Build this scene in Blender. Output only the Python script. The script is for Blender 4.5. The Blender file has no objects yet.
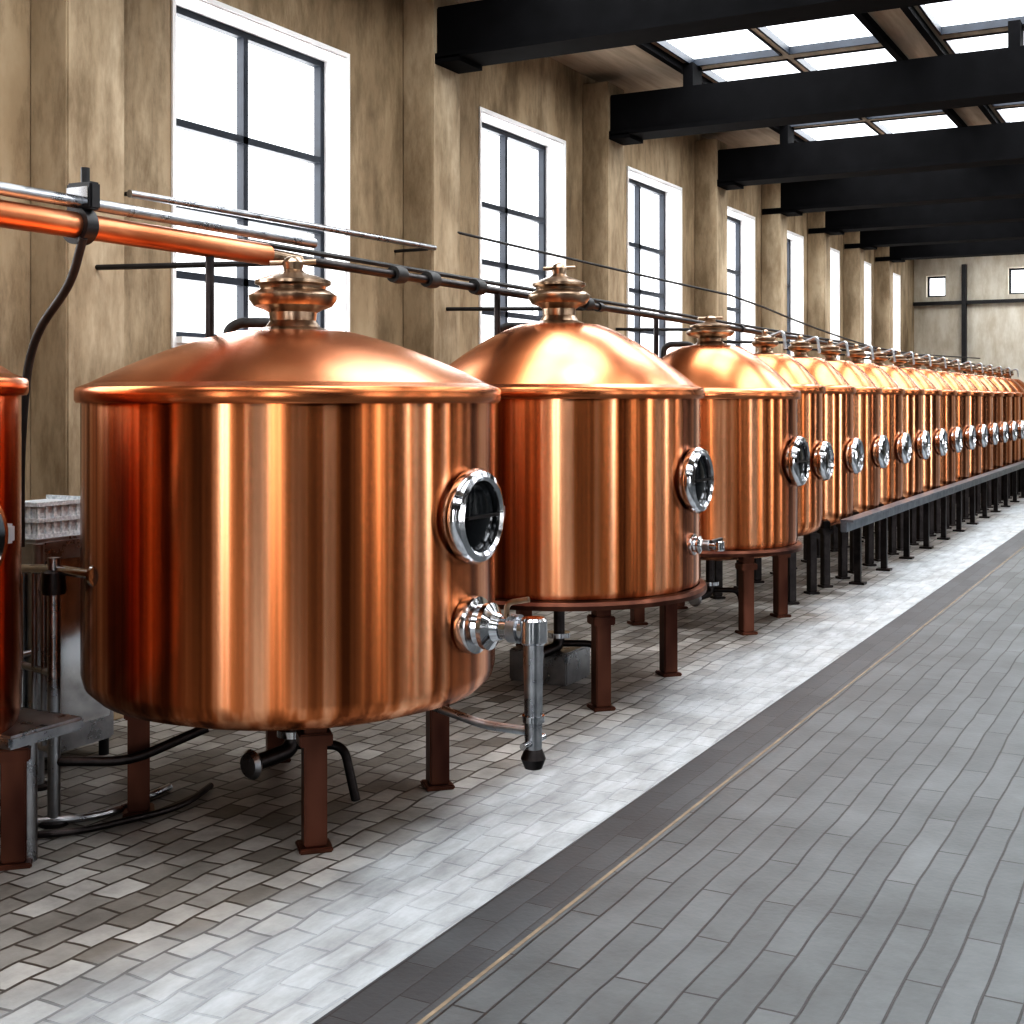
import bpy, bmesh, math, random
from mathutils import Vector, Matrix
random.seed(3)
scene=bpy.context.scene
try:
    scene.view_settings.view_transform='Standard'
    scene.view_settings.look='High Contrast'
except Exception as e: print(e)

# ---------------- materials ----------------
def newmat(name):
    m=bpy.data.materials.new(name); m.use_nodes=True
    nt=m.node_tree; b=nt.nodes['Principled BSDF']
    return m,nt,b
def N(nt,t,**k):
    n=nt.nodes.new(t)
    for a,v in k.items(): setattr(n,a,v)
    return n
def ramp(nt,stops):
    r=N(nt,'ShaderNodeValToRGB'); e=r.color_ramp.elements
    while len(e)<len(stops): e.new(0.5)
    for i,(p,c) in enumerate(stops):
        e[i].position=p; e[i].color=(*c,1) if len(c)==3 else c
    return r
def coords(nt,scale=(1,1,1),rot=(0,0,0),loc=(0,0,0)):
    tc=N(nt,'ShaderNodeTexCoord'); mp=N(nt,'ShaderNodeMapping')
    mp.inputs['Scale'].default_value=scale; mp.inputs['Rotation'].default_value=rot; mp.inputs['Location'].default_value=loc
    nt.links.new(tc.outputs['Object'],mp.inputs['Vector']); return mp
def noisemat(name,stops,scale=(1,1,1),nscale=5,detail=6,rough=0.7,metal=0.0,bump=0.0,rr=None,spec=None,grime=None):
    m,nt,b=newmat(name); mp=coords(nt,scale)
    n=N(nt,'ShaderNodeTexNoise'); n.inputs['Scale'].default_value=nscale; n.inputs['Detail'].default_value=detail
    n.inputs['Roughness'].default_value=0.6
    nt.links.new(mp.outputs[0],n.inputs['Vector'])
    r=ramp(nt,stops); nt.links.new(n.outputs['Fac'],r.inputs[0]); out=r.outputs[0]
    if grime:
        mg=coords(nt,(1.7,1.7,.5)); ng=N(nt,'ShaderNodeTexNoise'); ng.inputs['Scale'].default_value=2.6; ng.inputs['Detail'].default_value=11; ng.inputs['Roughness'].default_value=.7
        nt.links.new(mg.outputs[0],ng.inputs['Vector'])
        rg=ramp(nt,[(.38,(grime,grime*.95,grime*.88)),(.58,(1,1,1))]); nt.links.new(ng.outputs['Fac'],rg.inputs[0])
        mx=N(nt,'ShaderNodeMix',data_type='RGBA',blend_type='MULTIPLY'); mx.inputs[0].default_value=1
        nt.links.new(out,mx.inputs[6]); nt.links.new(rg.outputs[0],mx.inputs[7]); out=mx.outputs[2]
    nt.links.new(out,b.inputs['Base Color'])
    b.inputs['Roughness'].default_value=rough; b.inputs['Metallic'].default_value=metal
    if spec is not None: b.inputs['Specular IOR Level'].default_value=spec
    if rr:
        q=N(nt,'ShaderNodeMapRange'); q.inputs['To Min'].default_value=rr[0]; q.inputs['To Max'].default_value=rr[1]
        q.inputs['From Min'].default_value=.3; q.inputs['From Max'].default_value=.7
        nt.links.new(n.outputs['Fac'],q.inputs['Value']); nt.links.new(q.outputs[0],b.inputs['Roughness'])
    if bump:
        bp=N(nt,'ShaderNodeBump'); bp.inputs['Strength'].default_value=bump; bp.inputs['Distance'].default_value=.01
        nt.links.new(n.outputs['Fac'],bp.inputs['Height']); nt.links.new(bp.outputs[0],b.inputs['Normal'])
    return m
def coppermat(name,c1,c2,c3,sc=(14,14,.25),rough=.2,bump=.0,aniso=0,stops=(.3,.5,.7),detail=2):
    m,nt,b=newmat(name)
    mp=coords(nt,sc)
    n=N(nt,'ShaderNodeTexNoise'); n.inputs['Scale'].default_value=1.0; n.inputs['Detail'].default_value=detail
    nt.links.new(mp.outputs[0],n.inputs['Vector'])
    r=ramp(nt,list(zip(stops,(c1,c2,c3))))
    nt.links.new(n.outputs['Fac'],r.inputs[0]); nt.links.new(r.outputs[0],b.inputs['Base Color'])
    b.inputs['Metallic'].default_value=1
    b.inputs['Roughness'].default_value=rough
    if aniso:
        b.inputs['Anisotropic'].default_value=aniso; b.inputs['Anisotropic Rotation'].default_value=.25
        tg=N(nt,'ShaderNodeTangent',direction_type='RADIAL',axis='Z'); nt.links.new(tg.outputs[0],b.inputs['Tangent'])
    if bump:
        bp=N(nt,'ShaderNodeBump'); bp.inputs['Strength'].default_value=bump; bp.inputs['Distance'].default_value=.02
        nt.links.new(n.outputs['Fac'],bp.inputs['Height']); nt.links.new(bp.outputs[0],b.inputs['Normal'])
    return m
COPPER=coppermat('copper_brushed',(.20,.065,.025),(.56,.21,.085),(.93,.50,.30),sc=(11,11,.02),rough=.27,bump=.008,aniso=.97,stops=(.36,.5,.64),detail=3)  # dark to pale streaks in the base colour, painted to strengthen reflected stripes
COPDOME=coppermat('copper_dome',(.46,.16,.068),(.62,.245,.11),(.80,.36,.19),sc=(2,2,2),rough=.25)
COPPIPE=coppermat('copper_pipe',(.40,.15,.07),(.55,.23,.12),(.70,.33,.19),sc=(2,2,2),rough=.36)
COPDARK=coppermat('copper_dark',(.07,.03,.024),(.13,.06,.042),(.22,.10,.07),sc=(5,5,2),rough=.4,bump=.1)
BRASS=coppermat('aged_brass',(.18,.125,.085),(.34,.25,.18),(.50,.39,.30),sc=(8,8,8),rough=.28,bump=.1)
CHROME=noisemat('chrome',[(.3,(.40,.41,.43)),(.7,(.66,.67,.69))],nscale=6,rough=.12,metal=1,rr=(.07,.16))
STEEL=noisemat('stainless_steel',[(.3,(.27,.28,.30)),(.7,(.46,.47,.49))],nscale=9,rough=.3,metal=1,rr=(.22,.4))
BLACK=noisemat('black_iron',[(.3,(.006,.006,.008)),(.7,(.018,.018,.02))],nscale=8,rough=.45,bump=.1)
RUBBER=noisemat('black_rubber',[(.3,(.01,.01,.01)),(.7,(.03,.03,.03))],nscale=10,rough=.55)
DGLASS=noisemat('dark_sight_glass',[(.3,(.003,.004,.005)),(.7,(.012,.014,.016))],nscale=4,rough=.15,spec=.12)
WALL=noisemat('plaster_tan',[(.25,(.17,.12,.07)),(.5,(.33,.255,.165)),(.75,(.50,.415,.30))],scale=(1,1,.45),nscale=1.3,detail=9,rough=.85,bump=.35,grime=.55)
PIL=noisemat('plaster_pilaster',[(.25,(.20,.145,.085)),(.5,(.38,.305,.21)),(.75,(.55,.465,.345))],scale=(1,1,.4),nscale=1.6,detail=9,rough=.85,bump=.3,grime=.6)
DWALL=noisemat('plaster_umber',[(.25,(.010,.008,.006)),(.75,(.028,.021,.017))],nscale=1.5,detail=8,rough=.85,bump=.3)
BACKW=noisemat('plaster_cream',[(.3,(.50,.47,.40)),(.7,(.64,.61,.54))],nscale=.9,detail=7,rough=.85,bump=.2,grime=.8)
WHITE=noisemat('painted_white',[(.3,(.76,.77,.78)),(.7,(.86,.86,.86))],nscale=4,rough=.5)
FRAME=noisemat('window_iron',[(.3,(.006,.010,.018)),(.7,(.015,.022,.035))],nscale=8,rough=.55)
BEAM=noisemat('beam_black',[(.3,(.002,.002,.0025)),(.7,(.005,.005,.006))],nscale=5,rough=.85,bump=.2,spec=.15)
CEIL=noisemat('ceiling_boards',[(.3,(.30,.25,.19)),(.7,(.50,.43,.34))],scale=(6,.6,1),nscale=1.5,detail=5,rough=.8)
CRATE=noisemat('frosted_plastic',[(.3,(.45,.5,.55)),(.7,(.8,.85,.88))],nscale=60,detail=2,rough=.3,bump=.3)
DKMET=noisemat('dark_steel',[(.3,(.03,.027,.027)),(.7,(.08,.07,.07))],nscale=7,rough=.4,metal=1)
RAIL=noisemat('rail_blue_steel',[(.3,(.13,.15,.18)),(.7,(.26,.29,.33))],nscale=7,rough=.4,metal=.7)

def brickmat(name,cols,mortar,bw,rh,ms,rough,rot=0,big=None,bump=.4,vmin=.6,vmax=1.15,wob=(.02,3.0),vs=1.1):
    m,nt,b=newmat(name)
    mp=coords(nt,(1,1,1),(0,0,rot))
    nw=N(nt,'ShaderNodeTexNoise'); nw.inputs['Scale'].default_value=wob[1]; nt.links.new(mp.outputs[0],nw.inputs['Vector'])
    vm=N(nt,'ShaderNodeVectorMath',operation='MULTIPLY_ADD'); vm.inputs[1].default_value=(wob[0],)*3
    nt.links.new(nw.outputs['Color'],vm.inputs[0]); nt.links.new(mp.outputs[0],vm.inputs[2])
    br=N(nt,'ShaderNodeTexBrick'); nt.links.new(vm.outputs[0],br.inputs['Vector'])
    br.inputs['Scale'].default_value=1; br.inputs['Brick Width'].default_value=bw; br.inputs['Row Height'].default_value=rh
    br.inputs['Mortar Size'].default_value=ms; br.inputs['Mortar Smooth'].default_value=.3
    br.inputs['Color1'].default_value=(*cols[0],1); br.inputs['Color2'].default_value=(*cols[1],1); br.inputs['Mortar'].default_value=(*mortar,1)
    n=N(nt,'ShaderNodeTexNoise'); n.inputs['Scale'].default_value=vs; n.inputs['Detail'].default_value=10; n.inputs['Roughness'].default_value=.68
    mp3=coords(nt); nt.links.new(mp3.outputs[0],n.inputs['Vector'])
    r=ramp(nt,[(.3,(vmin,vmin,vmin)),(.7,(vmax,vmax,vmax))]); nt.links.new(n.outputs['Fac'],r.inputs[0])
    mx=N(nt,'ShaderNodeMix',data_type='RGBA',blend_type='MULTIPLY'); mx.inputs[0].default_value=1
    nt.links.new(br.outputs['Color'],mx.inputs[6]); nt.links.new(r.outputs[0],mx.inputs[7])
    out=mx.outputs[2]
    if big:
        n4=N(nt,'ShaderNodeTexNoise'); n4.inputs['Scale'].default_value=.8; n4.inputs['Detail'].default_value=6
        nt.links.new(mp3.outputs[0],n4.inputs['Vector'])
        sx=N(nt,'ShaderNodeSeparateXYZ'); nt.links.new(mp3.outputs[0],sx.inputs[0])
        mr=N(nt,'ShaderNodeMapRange'); mr.inputs['From Min'].default_value=big[1]; mr.inputs['From Max'].default_value=big[2]
        mr.inputs['To Min'].default_value=-.25; mr.inputs['To Max'].default_value=.30
        nt.links.new(sx.outputs['X'],mr.inputs['Value'])
        ad=N(nt,'ShaderNodeMath',operation='ADD'); nt.links.new(n4.outputs['Fac'],ad.inputs[0]); nt.links.new(mr.outputs[0],ad.inputs[1])
        r4=ramp(nt,[(.45,(0,0,0)),(.75,(.78,.78,.78))]); nt.links.new(ad.outputs[0],r4.inputs[0])
        n5=N(nt,'ShaderNodeTexNoise'); n5.inputs['Scale'].default_value=5; n5.inputs['Detail'].default_value=10; n5.inputs['Roughness'].default_value=.65
        mp5=coords(nt,(1.6,.5,1)); nt.links.new(mp5.outputs[0],n5.inputs['Vector'])
        c5=ramp(nt,[(.3,tuple(x*.5 for x in big[0])),(.65,big[0])]); nt.links.new(n5.outputs['Fac'],c5.inputs[0])
        mx2=N(nt,'ShaderNodeMix',data_type='RGBA'); nt.links.new(r4.outputs[0],mx2.inputs[0])
        nt.links.new(out,mx2.inputs[6]); nt.links.new(c5.outputs[0],mx2.inputs[7]); out=mx2.outputs[2]
    nt.links.new(out,b.inputs['Base Color'])
    b.inputs['Roughness'].default_value=rough
    inv=N(nt,'ShaderNodeMath',operation='SUBTRACT'); inv.inputs[0].default_value=1; nt.links.new(br.outputs['Fac'],inv.inputs[1])
    bp=N(nt,'ShaderNodeBump'); bp.inputs['Strength'].default_value=bump; bp.inputs['Distance'].default_value=.008
    nt.links.new(inv.outputs[0],bp.inputs['Height'])
    nb=N(nt,'ShaderNodeTexNoise'); nb.inputs['Scale'].default_value=40; nb.inputs['Detail'].default_value=4; nt.links.new(mp3.outputs[0],nb.inputs['Vector'])
    bp2=N(nt,'ShaderNodeBump'); bp2.inputs['Strength'].default_value=.25; bp2.inputs['Distance'].default_value=.004
    nt.links.new(nb.outputs['Fac'],bp2.inputs['Height']); nt.links.new(bp.outputs[0],bp2.inputs['Normal'])
    nt.links.new(bp2.outputs[0],b.inputs['Normal'])
    return m
PAVE=brickmat('light_pavers',((.15,.14,.125),(.37,.365,.35)),(.055,.045,.037),.17,.115,.007,.5,rot=math.radians(90),big=((.48,.52,.55),-3.3,-2.6),bump=.6,vmin=.45,vmax=1.25,wob=(.09,2.2),vs=2.2)
DARKP=brickmat('dark_border_pavers',((.038,.042,.047),(.062,.069,.075)),(.025,.025,.025),.40,.11,.003,.5,rot=math.radians(90))
WALK=brickmat('grey_walk_bricks',((.070,.078,.082),(.100,.110,.115)),(.014,.013,.013),.80,.112,.0048,.47,rot=math.radians(90),bump=.5,wob=(.05,1.3),vmin=.5,vs=1.6)
TANL=noisemat('tan_joint_strip',[(.3,(.13,.10,.07)),(.7,(.24,.19,.13))],nscale=10,rough=.7)

# ---------------- mesh builder ----------------
class MB:
    def __init__(s): s.v=[];s.f=[];s.fm=[];s.mats=[]
    def mi(s,m):
        if m not in s.mats: s.mats.append(m)
        return s.mats.index(m)
    def add(s,vs,fs,m,M=None):
        o=len(s.v); i=s.mi(m)
        s.v+= [tuple((M@Vector(p)) if M else p) for p in vs]
        for f in fs: s.f.append([o+k for k in f]); s.fm.append(i)
    def lathe(s,prof,m,M=None,seg=48,close0=True,close1=True):
        vs=[];fs=[]
        for r,z in prof:
            for k in range(seg):
                a=2*math.pi*k/seg; vs.append((max(r,1e-4)*math.cos(a),max(r,1e-4)*math.sin(a),z))
        n=len(prof)
        for i in range(n-1):
            for k in range(seg):
                k2=(k+1)%seg
                fs.append([i*seg+k,i*seg+k2,(i+1)*seg+k2,(i+1)*seg+k])
        if close0: fs.append([k for k in range(seg)][::-1])
        if close1: fs.append([(n-1)*seg+k for k in range(seg)])
        s.add(vs,fs,m,M)
    def box(s,x0,x1,y0,y1,z0,z1,m,bev=0.0,M=None):
        if bev<=0:
            vs=[(x,y,z) for z in(z0,z1) for y in(y0,y1) for x in(x0,x1)]
            fs=[[0,2,3,1],[4,5,7,6],[0,1,5,4],[2,6,7,3],[0,4,6,2],[1,3,7,5]]
            s.add(vs,fs,m,M); return
        bm=bmesh.new(); bmesh.ops.create_cube(bm,size=1)
        for v in bm.verts:
            v.co=Vector(((x0+x1)/2+v.co.x*(x1-x0),(y0+y1)/2+v.co.y*(y1-y0),(z0+z1)/2+v.co.z*(z1-z0)))
        bmesh.ops.bevel(bm,geom=list(bm.edges),offset=bev,segments=2,affect='EDGES')
        bm.verts.index_update()
        s.add([tuple(v.co) for v in bm.verts],[[v.index for v in f.verts] for f in bm.faces],m,M); bm.free()
    def tube(s,pts,r,m,seg=14,fillet=0.0,M=None,fn=6):
        P=[Vector(p) for p in pts]
        if fillet>0 and len(P)>2:
            Q=[P[0]]
            for i in range(1,len(P)-1):
                a=P[i-1]-P[i]; b=P[i+1]-P[i]; d=min(fillet,a.length*.45,b.length*.45)
                A=P[i]+a.normalized()*d; B=P[i]+b.normalized()*d
                for k in range(fn+1):
                    t=k/fn; Q.append((1-t)**2*A+2*t*(1-t)*P[i]+t*t*B)
            Q.append(P[-1]); P=Q
        rs=r if isinstance(r,list) else [r]*len(P)
        vs=[];fs=[]
        T=(P[1]-P[0]).normalized(); up=Vector((0,0,1)) if abs(T.z)<.9 else Vector((1,0,0))
        n=T.cross(up).normalized()
        for i,p in enumerate(P):
            if i==0: t=(P[1]-P[0])
            elif i==len(P)-1: t=P[i]-P[i-1]
            else: t=(P[i+1]-P[i]).normalized()+(P[i]-P[i-1]).normalized()
            t=t.normalized(); n=(n-t*n.dot(t)).normalized(); b=t.cross(n)
            for k in range(seg):
                a=2*math.pi*k/seg; vs.append(tuple(p+(n*math.cos(a)+b*math.sin(a))*rs[i]))
        for i in range(len(P)-1):
            for k in range(seg):
                k2=(k+1)%seg; fs.append([i*seg+k,i*seg+k2,(i+1)*seg+k2,(i+1)*seg+k])
        fs.append(list(range(seg))[::-1]); fs.append([(len(P)-1)*seg+k for k in range(seg)])
        s.add(vs,fs,m,M)
    def finish(s,name,loc=(0,0,0),smooth=True,ang=35):
        me=bpy.data.meshes.new(name); me.from_pydata(s.v,[],s.f)
        for m in s.mats: me.materials.append(m)
        me.polygons.foreach_set('material_index',s.fm)
        bm=bmesh.new(); bm.from_mesh(me); bmesh.ops.recalc_face_normals(bm,faces=bm.faces); bm.to_mesh(me); bm.free()
        if smooth:
            me.polygons.foreach_set('use_smooth',[True]*len(me.polygons)); me.set_sharp_from_angle(angle=math.radians(ang))
        me.update()
        o=bpy.data.objects.new(name,me); o.location=loc; scene.collection.objects.link(o); return o
def axisM(loc,d):
    return Matrix.Translation(loc)@Vector(d).to_track_quat('Z','Y').to_matrix().to_4x4()

# ---------------- room ----------------
XL,XR,Y0,Y1,ZC=-5.6,6.5,-4.5,28.7,5.05
XB=-2.22
b=MB()
b.box(XL-.3,XB,Y0-.3,Y1+.3,-.1,0,PAVE)
b.box(XB,-1.962,Y0-.3,Y1+.3,-.1,0,DARKP)
b.box(-1.962,-1.948,Y0-.3,Y1+.3,-.1,0.001,TANL)
b.box(-1.948,XR+.3,Y0-.3,Y1+.3,-.1,0,WALK)
b.finish('floor',smooth=False)

def wall_along_y(x0,x1,ya,yb,za,zb,holes,mat):
    b=MB(); ys=ya
    for (h0,h1,hz0,hz1) in holes:
        b.box(x0,x1,ys,h0,za,zb,mat)
        if hz0>za: b.box(x0,x1,h0,h1,za,hz0,mat)
        b.box(x0,x1,h0,h1,hz1,zb,mat); ys=h1
    b.box(x0,x1,ys,yb,za,zb,mat); return b
def wall_along_x(y0,y1,xa,xb,za,zb,holes,mat):
    b=MB(); xs=xa
    for (h0,h1,hz0,hz1) in holes:
        b.box(xs,h0,y0,y1,za,zb,mat)
        if hz0>za: b.box(h0,h1,y0,y1,za,hz0,mat)
        b.box(h0,h1,y0,y1,hz1,zb,mat); xs=h1
    b.box(xs,xb,y0,y1,za,zb,mat); return b
LW=[(2.2,4.0),(6.05,7.85),(9.85,11.5),(13.1,14.7),(16.2,17.55),(18.8,20.0),(21.1,22.25),(23.45,24.6),(25.9,27.2)]
WZ0,WZ1=2.1,4.27
b=wall_along_y(XL-.35,XL,Y0,Y1,0,ZC,[(a,c,WZ0,WZ1) for a,c in LW],WALL); b.finish('wall_left',smooth=False)
RW_ADDED=[(1.75,2.0),(3.0,3.45),(4.5,4.65),(6.2,6.5),(8.8,9.3),(12.4,12.9),(16,16.6),(21,21.6)]  # unseen window slots, added so the copper reflects bright vertical stripes
b=wall_along_y(XR,XR+.35,Y0,Y1,0,ZC,[(a,c,.1,4.3) for a,c in RW_ADDED],DWALL); b.finish('wall_right',smooth=False)
FW_ADDED=[(-3.2,-2.6),(-1.2,-1.05),(1.1,2.2),(3.1,3.3)]  # added slots behind the camera, placed for the stripes reflected in the tanks
b=wall_along_x(Y0-.35,Y0,XL-.35,XR+.35,0,ZC,[(a,c,.05,4.3) for a,c in FW_ADDED],DWALL); b.finish('wall_front',smooth=False)
BWn=[(-5.35,-4.95,3.95,4.4),(-3.7,-2.5,3.95,4.5)]
b=wall_along_x(Y1,Y1+.35,XL-.35,XR+.35,0,ZC,BWn,BACKW); b.finish('wall_back',smooth=False)
b=MB(); b.box(XL,XL+.03,Y0,Y1,0,.16,PIL,.005); b.finish('baseboard_left')
b=MB()
b.box(XL,XR,Y1-.12,Y1,3.77,3.84,BLACK); b.box(-4.60,-4.51,Y1-.16,Y1,0,4.6,BLACK); b.box(-1.2,-1.1,Y1-.16,Y1,0,4.6,BLACK)
b.finish('trim_back')

LP=22.0
def arealight(name,loc,d,sx,sy,p,col=(1,1,1)):
    l=bpy.data.lights.new(name,'AREA'); l.shape='RECTANGLE'; l.size=sx; l.size_y=sy; l.energy=p*sx*sy; l.color=col
    o=bpy.data.objects.new(name,l); o.location=loc
    o.rotation_euler=Vector(d).to_track_quat('-Z','Y').to_euler(); scene.collection.objects.link(o); return o

def window_y(xin,sgn,a,c,z0,z1,bars,nm,power,cols=2):
    b=MB(); xf=xin-sgn*.22; t=.024
    lo,hi=sorted((xin,xin-sgn*.34)); e=.012
    b.box(lo,hi,a,a+e,z0,z1,WHITE); b.box(lo,hi,c-e,c,z0,z1,WHITE); b.box(lo,hi,a+e,c-e,z1-e,z1,WHITE)
    l2,h2=sorted((xin+sgn*.06,xin-sgn*.34)); b.box(l2,h2,a-.0,c+.0,z0,z0+.04,WHITE)
    l3,h3=sorted((xin+sgn*.015,xin)); w=.03
    b.box(l3,h3,a-w,a,z0-w,z1+w,WHITE); b.box(l3,h3,c,c+w,z0-w,z1+w,WHITE); b.box(l3,h3,a,c,z1,z1+w,WHITE); b.box(l3,h3,a,c,z0-w,z0,WHITE)
    f0,f1=xf-.03,xf+.03; A,C=a+e,c-e; fw=.045
    b.box(f0,f1,A,A+fw,z0+.04,z1-e,FRAME); b.box(f0,f1,C-fw,C,z0+.04,z1-e,FRAME)
    b.box(f0,f1,A+fw,C-fw,z1-e-fw,z1-e,FRAME); b.box(f0,f1,A+fw,C-fw,z0+.04,z0+.04+fw,FRAME)
    for k in range(1,cols):
        y=A+(C-A)*k/cols; b.box(f0,f1,y-t,y+t,z0+.085,z1-e-fw,FRAME)
    for z in bars: b.box(f0,f1,A+fw,C-fw,z-t,z+t,FRAME)
    b.finish(nm,smooth=False)
    arealight('daylight_'+nm,(xin-sgn*.33,(a+c)/2,(z0+z1)/2),(sgn,0,0),c-a-.03,z1-z0-.05,power,(1,.99,.98))
for i,(a,c) in enumerate(LW): window_y(XL,1,a,c,WZ0,WZ1,(3.52,3.0,2.55),'window_%d'%(i+1),LP*.55)
for i,(a,c) in enumerate(RW_ADDED): window_y(XR,-1,a,c,.1,4.3,(1.3,2.3,3.3),'window_%d'%(i+20),LP*1.5,cols=1)  # frames and lamps of the added right-hand slots, for reflections on the copper
def window_x(yin,sgn,a,c,z0,z1,bars,nm,power):
    b=MB(); yf=yin-sgn*.2; f0,f1=yf-.025,yf+.025; fw=.04
    b.box(a,a+fw,f0,f1,z0,z1,FRAME); b.box(c-fw,c,f0,f1,z0,z1,FRAME); b.box(a+fw,c-fw,f0,f1,z1-fw,z1,FRAME); b.box(a+fw,c-fw,f0,f1,z0,z0+fw,FRAME)
    for z in bars: b.box(a+fw,c-fw,f0,f1,z-.02,z+.02,FRAME)
    b.finish(nm,smooth=False)
    arealight('daylight_'+nm,((a+c)/2,yin-sgn*.32,(z0+z1)/2),(0,sgn,0),c-a,z1-z0,power)
for i,(a,c) in enumerate(FW_ADDED): window_x(Y0,1,a,c,.05,4.3,(2.1,3.2),'window_%d'%(i+40),LP*1.3)  # frames and lamps for the added slots behind the camera
for i,(a,c,z0,z1) in enumerate(BWn): window_x(Y1,-1,a,c,z0,z1,(),'window_%d'%(i+50),LP*.6)

BY=[-2.2,1.4,5.15,8.82,12.15,15.4,18.05,20.45,22.75,25.1]
b=MB()
for y in BY:
    w=.42 if y<17 else .34
    b.box(XL,XL+.28,y-w/2,y+w/2,0,4.95,PIL,.01)
    b.box(XL,XL+.34,y-w/2-.05,y+w/2+.05,0,.2,PIL,.01)
b.finish('trim_pilasters',smooth=False)
for i,y in enumerate(BY):
    b=MB(); h0=4.42; h1=4.82; w=.15
    b.box(XL+.02,XR,y-w,y+w,h0,h1,BEAM,.012)
    b.box(XL+.02,XR,y-w-.03,y+w+.03,h0-.015,h0+.03,BEAM)
    b.box(XL+.02,XL+.5,y-w-.03,y+w+.03,h0-.05,h0,BEAM)
    x=XL+1.1
    while x<XR: b.box(x-.05,x+.05,y-w+.02,y+w-.02,h1-.01,ZC,BEAM); x+=3.0
    b.finish('ceiling_beam',smooth=False)
xs=[XL-.3,-4.5,-3.6,-3.54,-2.66,-2.15,-1.24,-1.18,-.30,.4,1.4,1.46,2.4,3.0,4.0,4.06,5.0,XR+.3]
op=[1,3,5,7,9,11,13,15]
ysk=[]
allb=BY+[27.6]
for i in range(len(allb)-1):
    g=allb[i+1]-allb[i]
    f=.30 if i<4 else .06
    ysk.append((allb[i]+g*f,allb[i+1]+.02))
b=MB(); yprev=Y0-.3
for s0,s1 in ysk:
    b.box(xs[0],xs[-1],yprev,s0,ZC,ZC+.06,CEIL)
    for k in range(len(xs)-1):
        if k in op: continue
        b.box(xs[k],xs[k+1],s0,s1,ZC,ZC+.06,CEIL)
    yprev=s1
b.box(xs[0],xs[-1],yprev,Y1+.3,ZC,ZC+.06,CEIL)
b.finish('ceiling',smooth=False)
b=MB()
for x in (-4.58,-2.60,-2.22,-.23,.33,2.47,2.93,5.07):
    b.box(x-.03,x+.03,Y0,Y1,ZC-.07,ZC,BEAM)
b.finish('ceiling_purlins',smooth=False)
for i,(s0,s1) in enumerate(ysk):
    b=MB()
    for k in op:
        xa,xb=xs[k],xs[k+1]
        b.box(xa,xa+.02,s0,s1,ZC-.01,ZC+.06,FRAME); b.box(xb-.02,xb,s0,s1,ZC-.01,ZC+.06,FRAME)
        b.box(xa,xb,s0,s0+.03,ZC-.01,ZC+.06,FRAME); b.box(xa,xb,s1-.03,s1,ZC-.01,ZC+.06,FRAME)
        m=(s0+s1)/2; b.box(xa,xb,m-.015,m+.015,ZC,ZC+.04,FRAME)
    b.finish('skylight_frame',smooth=False)
    arealight('daylight_skylight',((xs[1]+xs[8])/2,(s0+s1)/2,ZC+.08),(0,0,-1),xs[8]-xs[1],s1-s0,LP*.66,(.97,.99,1))
    arealight('daylight_skylight',((xs[9]+xs[16])/2,(s0+s1)/2,ZC+.08),(0,0,-1),xs[16]-xs[9],s1-s0,LP*.42,(.97,.99,1))

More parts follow.
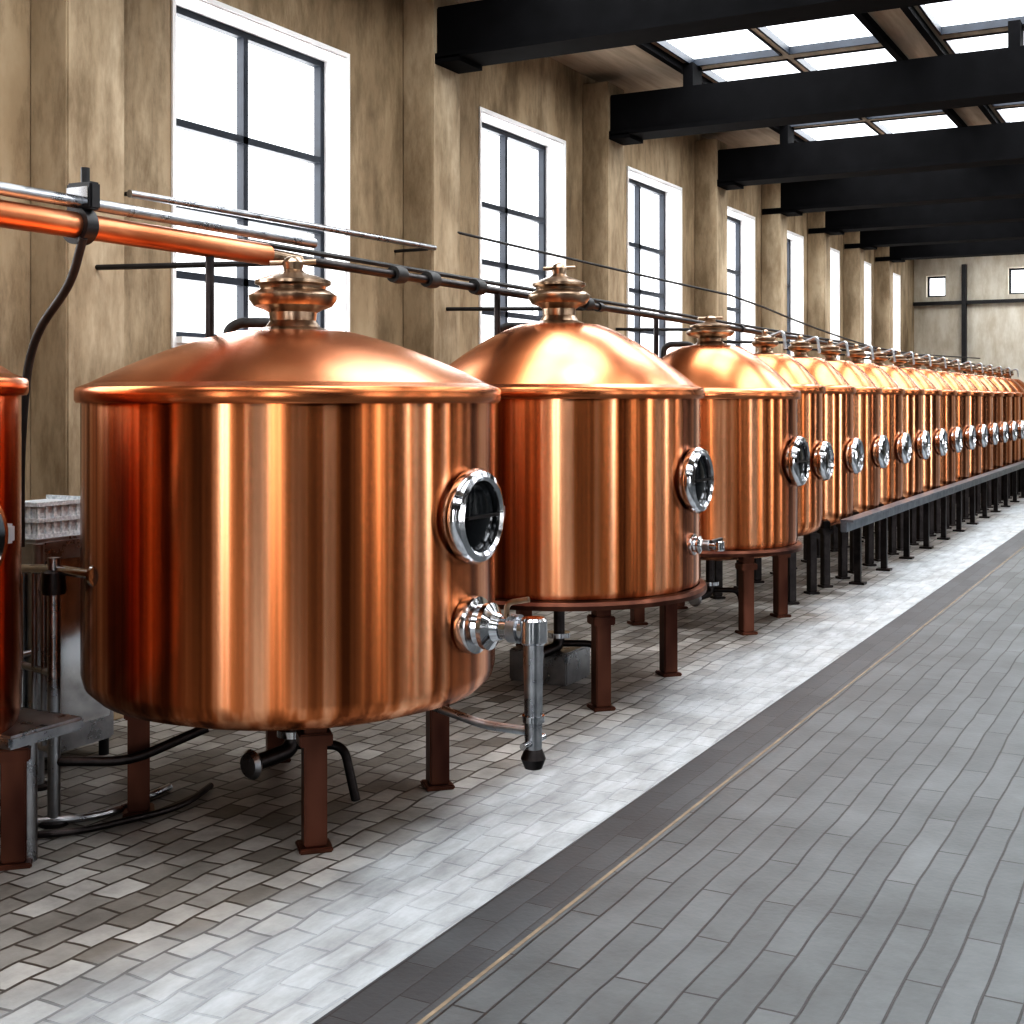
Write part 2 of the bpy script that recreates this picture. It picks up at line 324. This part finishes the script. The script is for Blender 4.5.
# ---------------- tanks ----------------
def tank(R,zb=.52,zs=1.75,apex=2.05,ftop=2.4,seg=96,foot=.48,detail=2,flange=False,handle=True):
    b=MB()
    prof=[(0,zb-.10),(R*.5,zb-.085),(R*.8,zb-.05),(R*.93,zb-.015),(R*.985,zb+.03),(R,zb+.08),(R,zs-.04)]
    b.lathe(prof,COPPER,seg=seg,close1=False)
    b.lathe([(R-.01,zs-.055),(R+.018,zs-.052),(R+.026,zs-.04),(R+.026,zs+.0),(R+.018,zs+.012),(R-.03,zs+.03)],COPDOME,seg=seg,close0=False,close1=False)
    h=apex-zs-.03; D=[]
    for k in range(17):
        t=k/16; rr=R-.03-(R-.03-.17)*t
        D.append((rr,zs+.03+h*(math.sin(t*math.pi/2)**.95*.6+.4*min(1,t*1.12))))
    b.lathe(D,COPDOME,seg=seg,close0=False)
    if flange:
        b.lathe([(R-.02,zb-.02),(R+.035,zb-.015),(R+.04,zb+.01),(R+.03,zb+.03),(R-.005,zb+.035)],COPDARK,seg=seg,close0=False,close1=False)
    F=ftop-apex; z=apex
    s=F/.36
    fp=[(.19,-.03),(.175,.0),(.12,.02),(.10,.05),(.105,.09),(.13,.105),(.17,.12),(.19,.15),(.192,.17),(.165,.19),(.14,.20),(.145,.215),(.165,.225),(.165,.24),(.13,.255),(.09,.27),(.055,.28),(.04,.295),(.045,.315),(.048,.33),(.035,.35),(.012,.36)]
    if detail<2: fp=[(r*.62,zz) for r,zz in fp]
    b.lathe([(r,z+zz*s) for r,zz in fp],BRASS,seg=40 if detail>1 else 20)
    if detail>1:
        b.tube([(-.08,-.06,z+.325*s),(.08,.06,z+.335*s)],.012,BRASS)
    zc=1.28 if detail>1 else 1.22; pr=.19 if detail>1 else .17
    M=axisM((R-.05,0,zc),(1,0,0)); k=pr/.19
    b.lathe([(.165*k,0),(.165*k,.05),(.185*k,.055),(.195*k,.07),(.195*k,.095),(.182*k,.12),(.16*k,.13),(.145*k,.12),(.14*k,.10),(.138*k,.085)],CHROME,M,seg=56,close0=False,close1=False)
    b.lathe([(.14*k,.09),(.12*k,.10),(.07*k,.108),(.0,.112)],DGLASS,M,seg=40,close0=False)
    if detail>1:
        b.box(R-.03,R+.05,.17*k,.235*k,zc-.035,zc+.035,STEEL,.01)
        b.box(R+.055,R+.08,-.13,.13,zc-.006,zc+.006,DKMET,.003)
    if handle:
        hx,hy=-.46*R/.9,.30*R/.9
        zt=zs+.03+h*.66; c=Vector((hx,hy,zt)); u=Vector((.8813,.4726,0))*.13
        b.lathe([(.15,-.04),(.16,.0),(.15,.025),(.05,.04)],COPDOME,Matrix.Translation((hx,hy,zt)),seg=32)
        b.tube([c-u,c-u+Vector((0,0,.11)),c-u*.6+Vector((0,0,.145)),c+u*.6+Vector((0,0,.145)),c+u+Vector((0,0,.11)),c+u],.024,RUBBER,fillet=.04)
    lm=COPDARK if detail>1 else DKMET; w=.045 if detail>1 else .035
    for sx,sy in((1,-1),(1,1),(-1,1),(-1,-1)):
        px,py=sx*foot,sy*foot; a=math.atan2(sy,sx)
        M=Matrix.Translation((px,py,0))@Matrix.Rotation(a,4,'Z')
        b.box(-w,w,-w,w,.02,zb+.0,lm,.006,M)
        b.box(-w-.015,w+.015,-w-.02,w+.02,zb-.12,zb-.07,lm,.006,M)
        b.box(-w-.02,w+.02,-w-.02,w+.02,0,.02,lm,.005,M)
    return b

def outlet(b,R,z=.84,L=.34,down=True,k=1.0):
    M=axisM((R-.02,0,z),(1,0,0))
    fl=[(.085,0),(.115,.02),(.12,.05),(.115,.07),(.085,.08),(.08,.10),(.095,.11),(.095,.13),(.06,.15),(.05,.18)]
    b.lathe([(r*k,zz*k) for r,zz in fl],CHROME,M,seg=36)
    b.tube([(R+.02,0,z),(R+L,0,z)],.045*k,CHROME)
    b.lathe([(.058*k,0),(.058*k,.04)],STEEL,axisM((R+L-.10,0,z),(1,0,0)),seg=24)
    b.lathe([(.045*k,-.055*k),(.055*k,-.045*k),(.055*k,.04*k),(.045*k,.05*k)],CHROME,Matrix.Translation((R+L,0,z)),seg=24)
    if down:
        b.tube([(R+L-.12,0,z+.03),(R+L-.12,0,z+.10),(R+L-.02,0,z+.12)],.012,BRASS,fillet=.03)
        b.tube([(R+L,0,z),(R+L,0,.36)],[.042,.034],STEEL)
        b.lathe([(.045,0),(.045,.025)],CHROME,Matrix.Translation((R+L,0,.48)),seg=24)
        b.lathe([(0,-.05),(.035,-.038),(.05,0),(.035,.038),(0,.05)],DKMET,Matrix.Translation((R+L,0,.335)),seg=20)
        b.tube([(R+L,-.09,.40),(R+L,.09,.40)],.014,CHROME)
        b.tube([(R+L,0,.44),(R+L-.22,0,.44),(R*.75,0,.5)],.018,STEEL,fillet=.05)
    else:
        b.tube([(R+L-.02,-.09,z+.03),(R+L-.02,.09,z+.03)],.011,DKMET)

def drain(b,zb):
    b.tube([(0,0,zb-.08),(0,0,.22),(-.05,-.22,.20)],.035,DKMET,fillet=.06)
    b.lathe([(.07,0),(.07,.03)],CHROME,Matrix.Translation((0,0,.28)),seg=24)
    b.lathe([(.05,-.02),(.065,0),(.05,.02)],STEEL,axisM((-.05,-.22,.2),(-.2,-1,0)),seg=24)
    b.tube([(.0,0,.24),(.2,.1,.24),(.25,.12,.0)],.02,DKMET,fillet=.06)

TX=-3.56
b=tank(.66,zb=.52,zs=1.82,apex=2.08,ftop=2.42,foot=.45); drain(b,.52)
b.box(.30,.66,.25,.60,.50,.55,STEEL,.01); b.tube([(.45,.5,.5),(.45,.5,.0)],.045,STEEL)
b.finish('copper_brewing_tank',(-4.42,2.98,0))
T1=(-3.54,4.565)
b=tank(.885,zb=.53,zs=1.79,apex=2.05,ftop=2.38,foot=.46); outlet(b,.885,L=.30); drain(b,.53)
b.finish('copper_brewing_tank',(*T1,0))
b=tank(.87,zb=.60,zs=1.81,apex=2.22,ftop=2.60,foot=.52,flange=True); outlet(b,.87,z=.90,L=.17,down=False,k=.55); drain(b,.6)
b.box(-.3,.1,-.1,.25,0,.2,STEEL,.01)
b.finish('copper_brewing_tank',(TX,7.25,0))
b=tank(.68,zb=.60,zs=1.81,apex=2.18,ftop=2.42,foot=.44,flange=True); drain(b,.6)
b.finish('copper_brewing_tank',(-3.5,9.85,0))
yy=11.3; me=None
while yy<28.0:
    if me is None:
        b=tank(.5,zb=.62,zs=1.86,apex=2.16,ftop=2.38,foot=.33,seg=56,detail=1,handle=False)
        b.tube([(.0,0,2.3),(.18,-.05,2.36),(.2,-.05,2.2)],.015,STEEL,fillet=.04)
        o=b.finish('copper_brewing_tank',(-3.5,yy,0)); me=o.data
    else:
        o=bpy.data.objects.new('copper_brewing_tank',me); o.location=(-3.5,yy,0); scene.collection.objects.link(o)
    yy+=1.13
b=MB()
b.box(-2.98,-2.92,11.9,28.2,.54,.64,RAIL,.006)
b.box(-2.98,-2.86,11.9,28.2,.635,.655,RAIL)
y=12.45
while y<28.2:
    b.box(-2.98,-2.92,y-.03,y+.03,0,.54,DKMET,.005); b.box(-3.02,-2.88,y-.06,y+.06,0,.02,DKMET)
    y+=1.13
b.finish('steel_support_rail')

# ---------------- pipes ----------------
b=MB()
PX,PZ=-4.0,2.45
b.tube([(PX,-1,PZ),(PX,4.95,PZ)],.052,COPPIPE,seg=24)
b.tube([(PX+.02,-1,PZ+.09),(PX+.02,5.3,PZ+.09)],.026,STEEL,seg=16)
b.tube([(PX,4.9,PZ),(PX,5.2,PZ-.01)],.036,BRASS,seg=20)
b.tube([(PX,5.1,PZ),(PX,28.6,PZ-.06)],.024,DKMET,seg=12)
b.tube([(PX-.12,4.9,PZ+.07),(PX-.12,28.6,PZ+.0)],.014,RUBBER,seg=8)
for y in (2.7,4.35,7.05,9.75):
    b.tube([(PX,y+.2,PZ),(PX,y+.2,1.95)],.02,DKMET,seg=12)
for y in (5.15,8.82,12.15,15.4,18.05,20.45,22.75,25.1,1.4):
    b.tube([(XL+.27,y,PZ+.02),(PX,y,PZ-.02)],.015,BLACK,seg=8)
    b.lathe([(.035,-.03),(.035,.03)],BLACK,axisM((PX,y,PZ-.01),(0,1,0)),seg=16)
for y in (6.1,6.45,7.0,8.3,8.6):
    b.lathe([(.045,-.05),(.05,0),(.045,.05)],RUBBER,axisM((PX,y,PZ),(0,1,0)),seg=16)
b.finish('overhead_pipes')
b=MB()
cy=3.78
b.lathe([(.062,-.03),(.076,-.03),(.076,.03),(.062,.03)],BLACK,axisM((PX,cy,PZ),(0,1,0)),seg=28)
b.box(PX-.05,PX+.09,cy-.028,cy+.028,PZ+.06,PZ+.17,BLACK,.008)
b.box(PX-.04,PX+.08,cy-.034,cy-.026,PZ+.08,PZ+.15,CHROME,.002)
b.tube([(PX+.03,cy,PZ+.16),(PX+.03,cy,PZ+.23)],.018,BLACK)
b.tube([(PX+.04,cy-.02,PZ-.05),(PX-.1,cy+.05,PZ-.22),(PX-.42,cy+.12,PZ-.45),(PX-.5,cy+.14,PZ-.9),(PX-.5,cy+.14,1.12)],.018,RUBBER,fillet=.2)
b.finish('pipe_clamp_with_hose')
b=MB()
b.tube([(-5.3,5.37,2.9),(-5.3,8.6,2.93)],.022,STEEL,seg=12)
for y in (5.42,8.5): b.tube([(XL,y,2.91),(-5.3,y,2.91)],.012,BLACK,seg=8)
b.finish('wall_conduit')
b=MB()
pts=[(-5.34,8.95,3.1)]
for k in range(1,22):
    t=k/21; pts.append((-5.34+1.1*min(1,t*5),8.95+t*(Y1-.1-8.95),3.1-.62*math.sin(min(1,t*1.6)*math.pi/2)+.35*max(0,t-.6)))
b.tube(pts,.011,RUBBER,seg=8)
b.finish('overhead_cable')

# ---------------- left side equipment ----------------
b=MB()
b.box(-5.28,-4.78,4.25,4.75,.08,1.10,STEEL,.015); b.box(-4.775,-4.765,4.3,4.7,.2,1.0,CHROME,.003); b.box(-5.22,-4.84,4.235,4.25,.2,.95,CHROME,.004)
for sx in(-5.24,-4.82):
    for sy in(4.29,4.71): b.tube([(sx,sy,0),(sx,sy,.09)],.025,BLACK)
b.tube([(-5.1,4.2,.85),(-4.95,4.2,.85)],.012,BLACK)
b.finish('stainless_cabinet')
b=MB(); z=1.10
b.box(-5.19,-4.83,4.31,4.69,z,z+.15,CRATE)
for i in range(9):
    x=-5.2+.045*i; b.box(x,x+.014,4.30,4.312,z,z+.17,CRATE)
    y=4.3+.0475*i; b.box(-4.832,-4.82,y,y+.014,z,z+.17,CRATE)
for zz in(.0,.075,.15):
    b.box(-5.2,-4.82,4.296,4.31,z+zz,z+zz+.02,CRATE); b.box(-5.2,-4.82,4.69,4.70,z+zz,z+zz+.02,CRATE)
    b.box(-4.832,-4.816,4.3,4.7,z+zz,z+zz+.02,CRATE)
b.finish('plastic_crate')
b=MB()
b.tube([(-3.91,3.79,1.05),(-4.20,3.84,1.05),(-4.62,3.92,1.02)],.02,CHROME)
b.lathe([(.05,0),(.05,.02),(.03,.04)],CHROME,axisM((-3.895,3.785,1.05),(-.97,.2,0)),seg=24)
for (x,y) in ((-4.20,3.83),(-4.62,3.94),(-4.66,4.16)):
    b.tube([(x,y,0),(x,y,1.10)],.026,STEEL); b.lathe([(.06,0),(.06,.015),(.03,.02)],DKMET,Matrix.Translation((x,y,0)),seg=20)
b.tube([(-4.28,3.85,.3),(-4.28,3.85,1.04)],.013,STEEL); b.tube([(-4.36,3.87,.3),(-4.36,3.87,1.04)],.013,STEEL); b.tube([(-4.48,3.90,.3),(-4.48,3.90,1.04)],.013,CHROME)
b.lathe([(.045,0),(.05,.02),(.045,.09),(.03,.1)],DKMET,Matrix.Translation((-4.20,3.83,.95)),seg=24)
for z in (.30,.62): b.tube([(-4.20,3.83,z),(-4.62,3.94,z),(-4.66,4.16,z)],.016,STEEL)
b.tube([(-4.20,3.83,.26),(-3.95,4.0,.25),(-3.75,4.25,.36)],.02,DKMET,fillet=.1)
b.finish('tubular_steel_frame')
b=MB()
def hose(pts,r,m): b.tube(pts,r,m,fillet=.25,seg=10,fn=8)
hose([(-4.5,3.75,.02),(-4.2,3.6,.02),(-4.0,3.75,.02),(-3.85,4.2,.02),(-3.95,4.5,.02)],.014,DKMET)
hose([(-4.6,3.8,.02),(-4.3,3.72,.02),(-4.05,3.95,.02),(-4.1,4.4,.02)],.016,STEEL)
b.finish('floor_hoses')

# ---------------- world, camera ----------------
w=bpy.data.worlds.new('World'); scene.world=w; w.use_nodes=True
bg=w.node_tree.nodes['Background']; bg.inputs[0].default_value=(.93,.96,1,1); bg.inputs[1].default_value=2.0
cam=bpy.data.cameras.new('camera'); cam.sensor_width=36; cam.lens=1300/1024*36; cam.shift_y=-112/1024; cam.clip_start=.05; cam.clip_end=200
co=bpy.data.objects.new('camera',cam); co.location=(0,0,1.75); co.rotation_euler=(math.radians(90),0,math.radians(28.23)); scene.collection.objects.link(co)
scene.camera=co
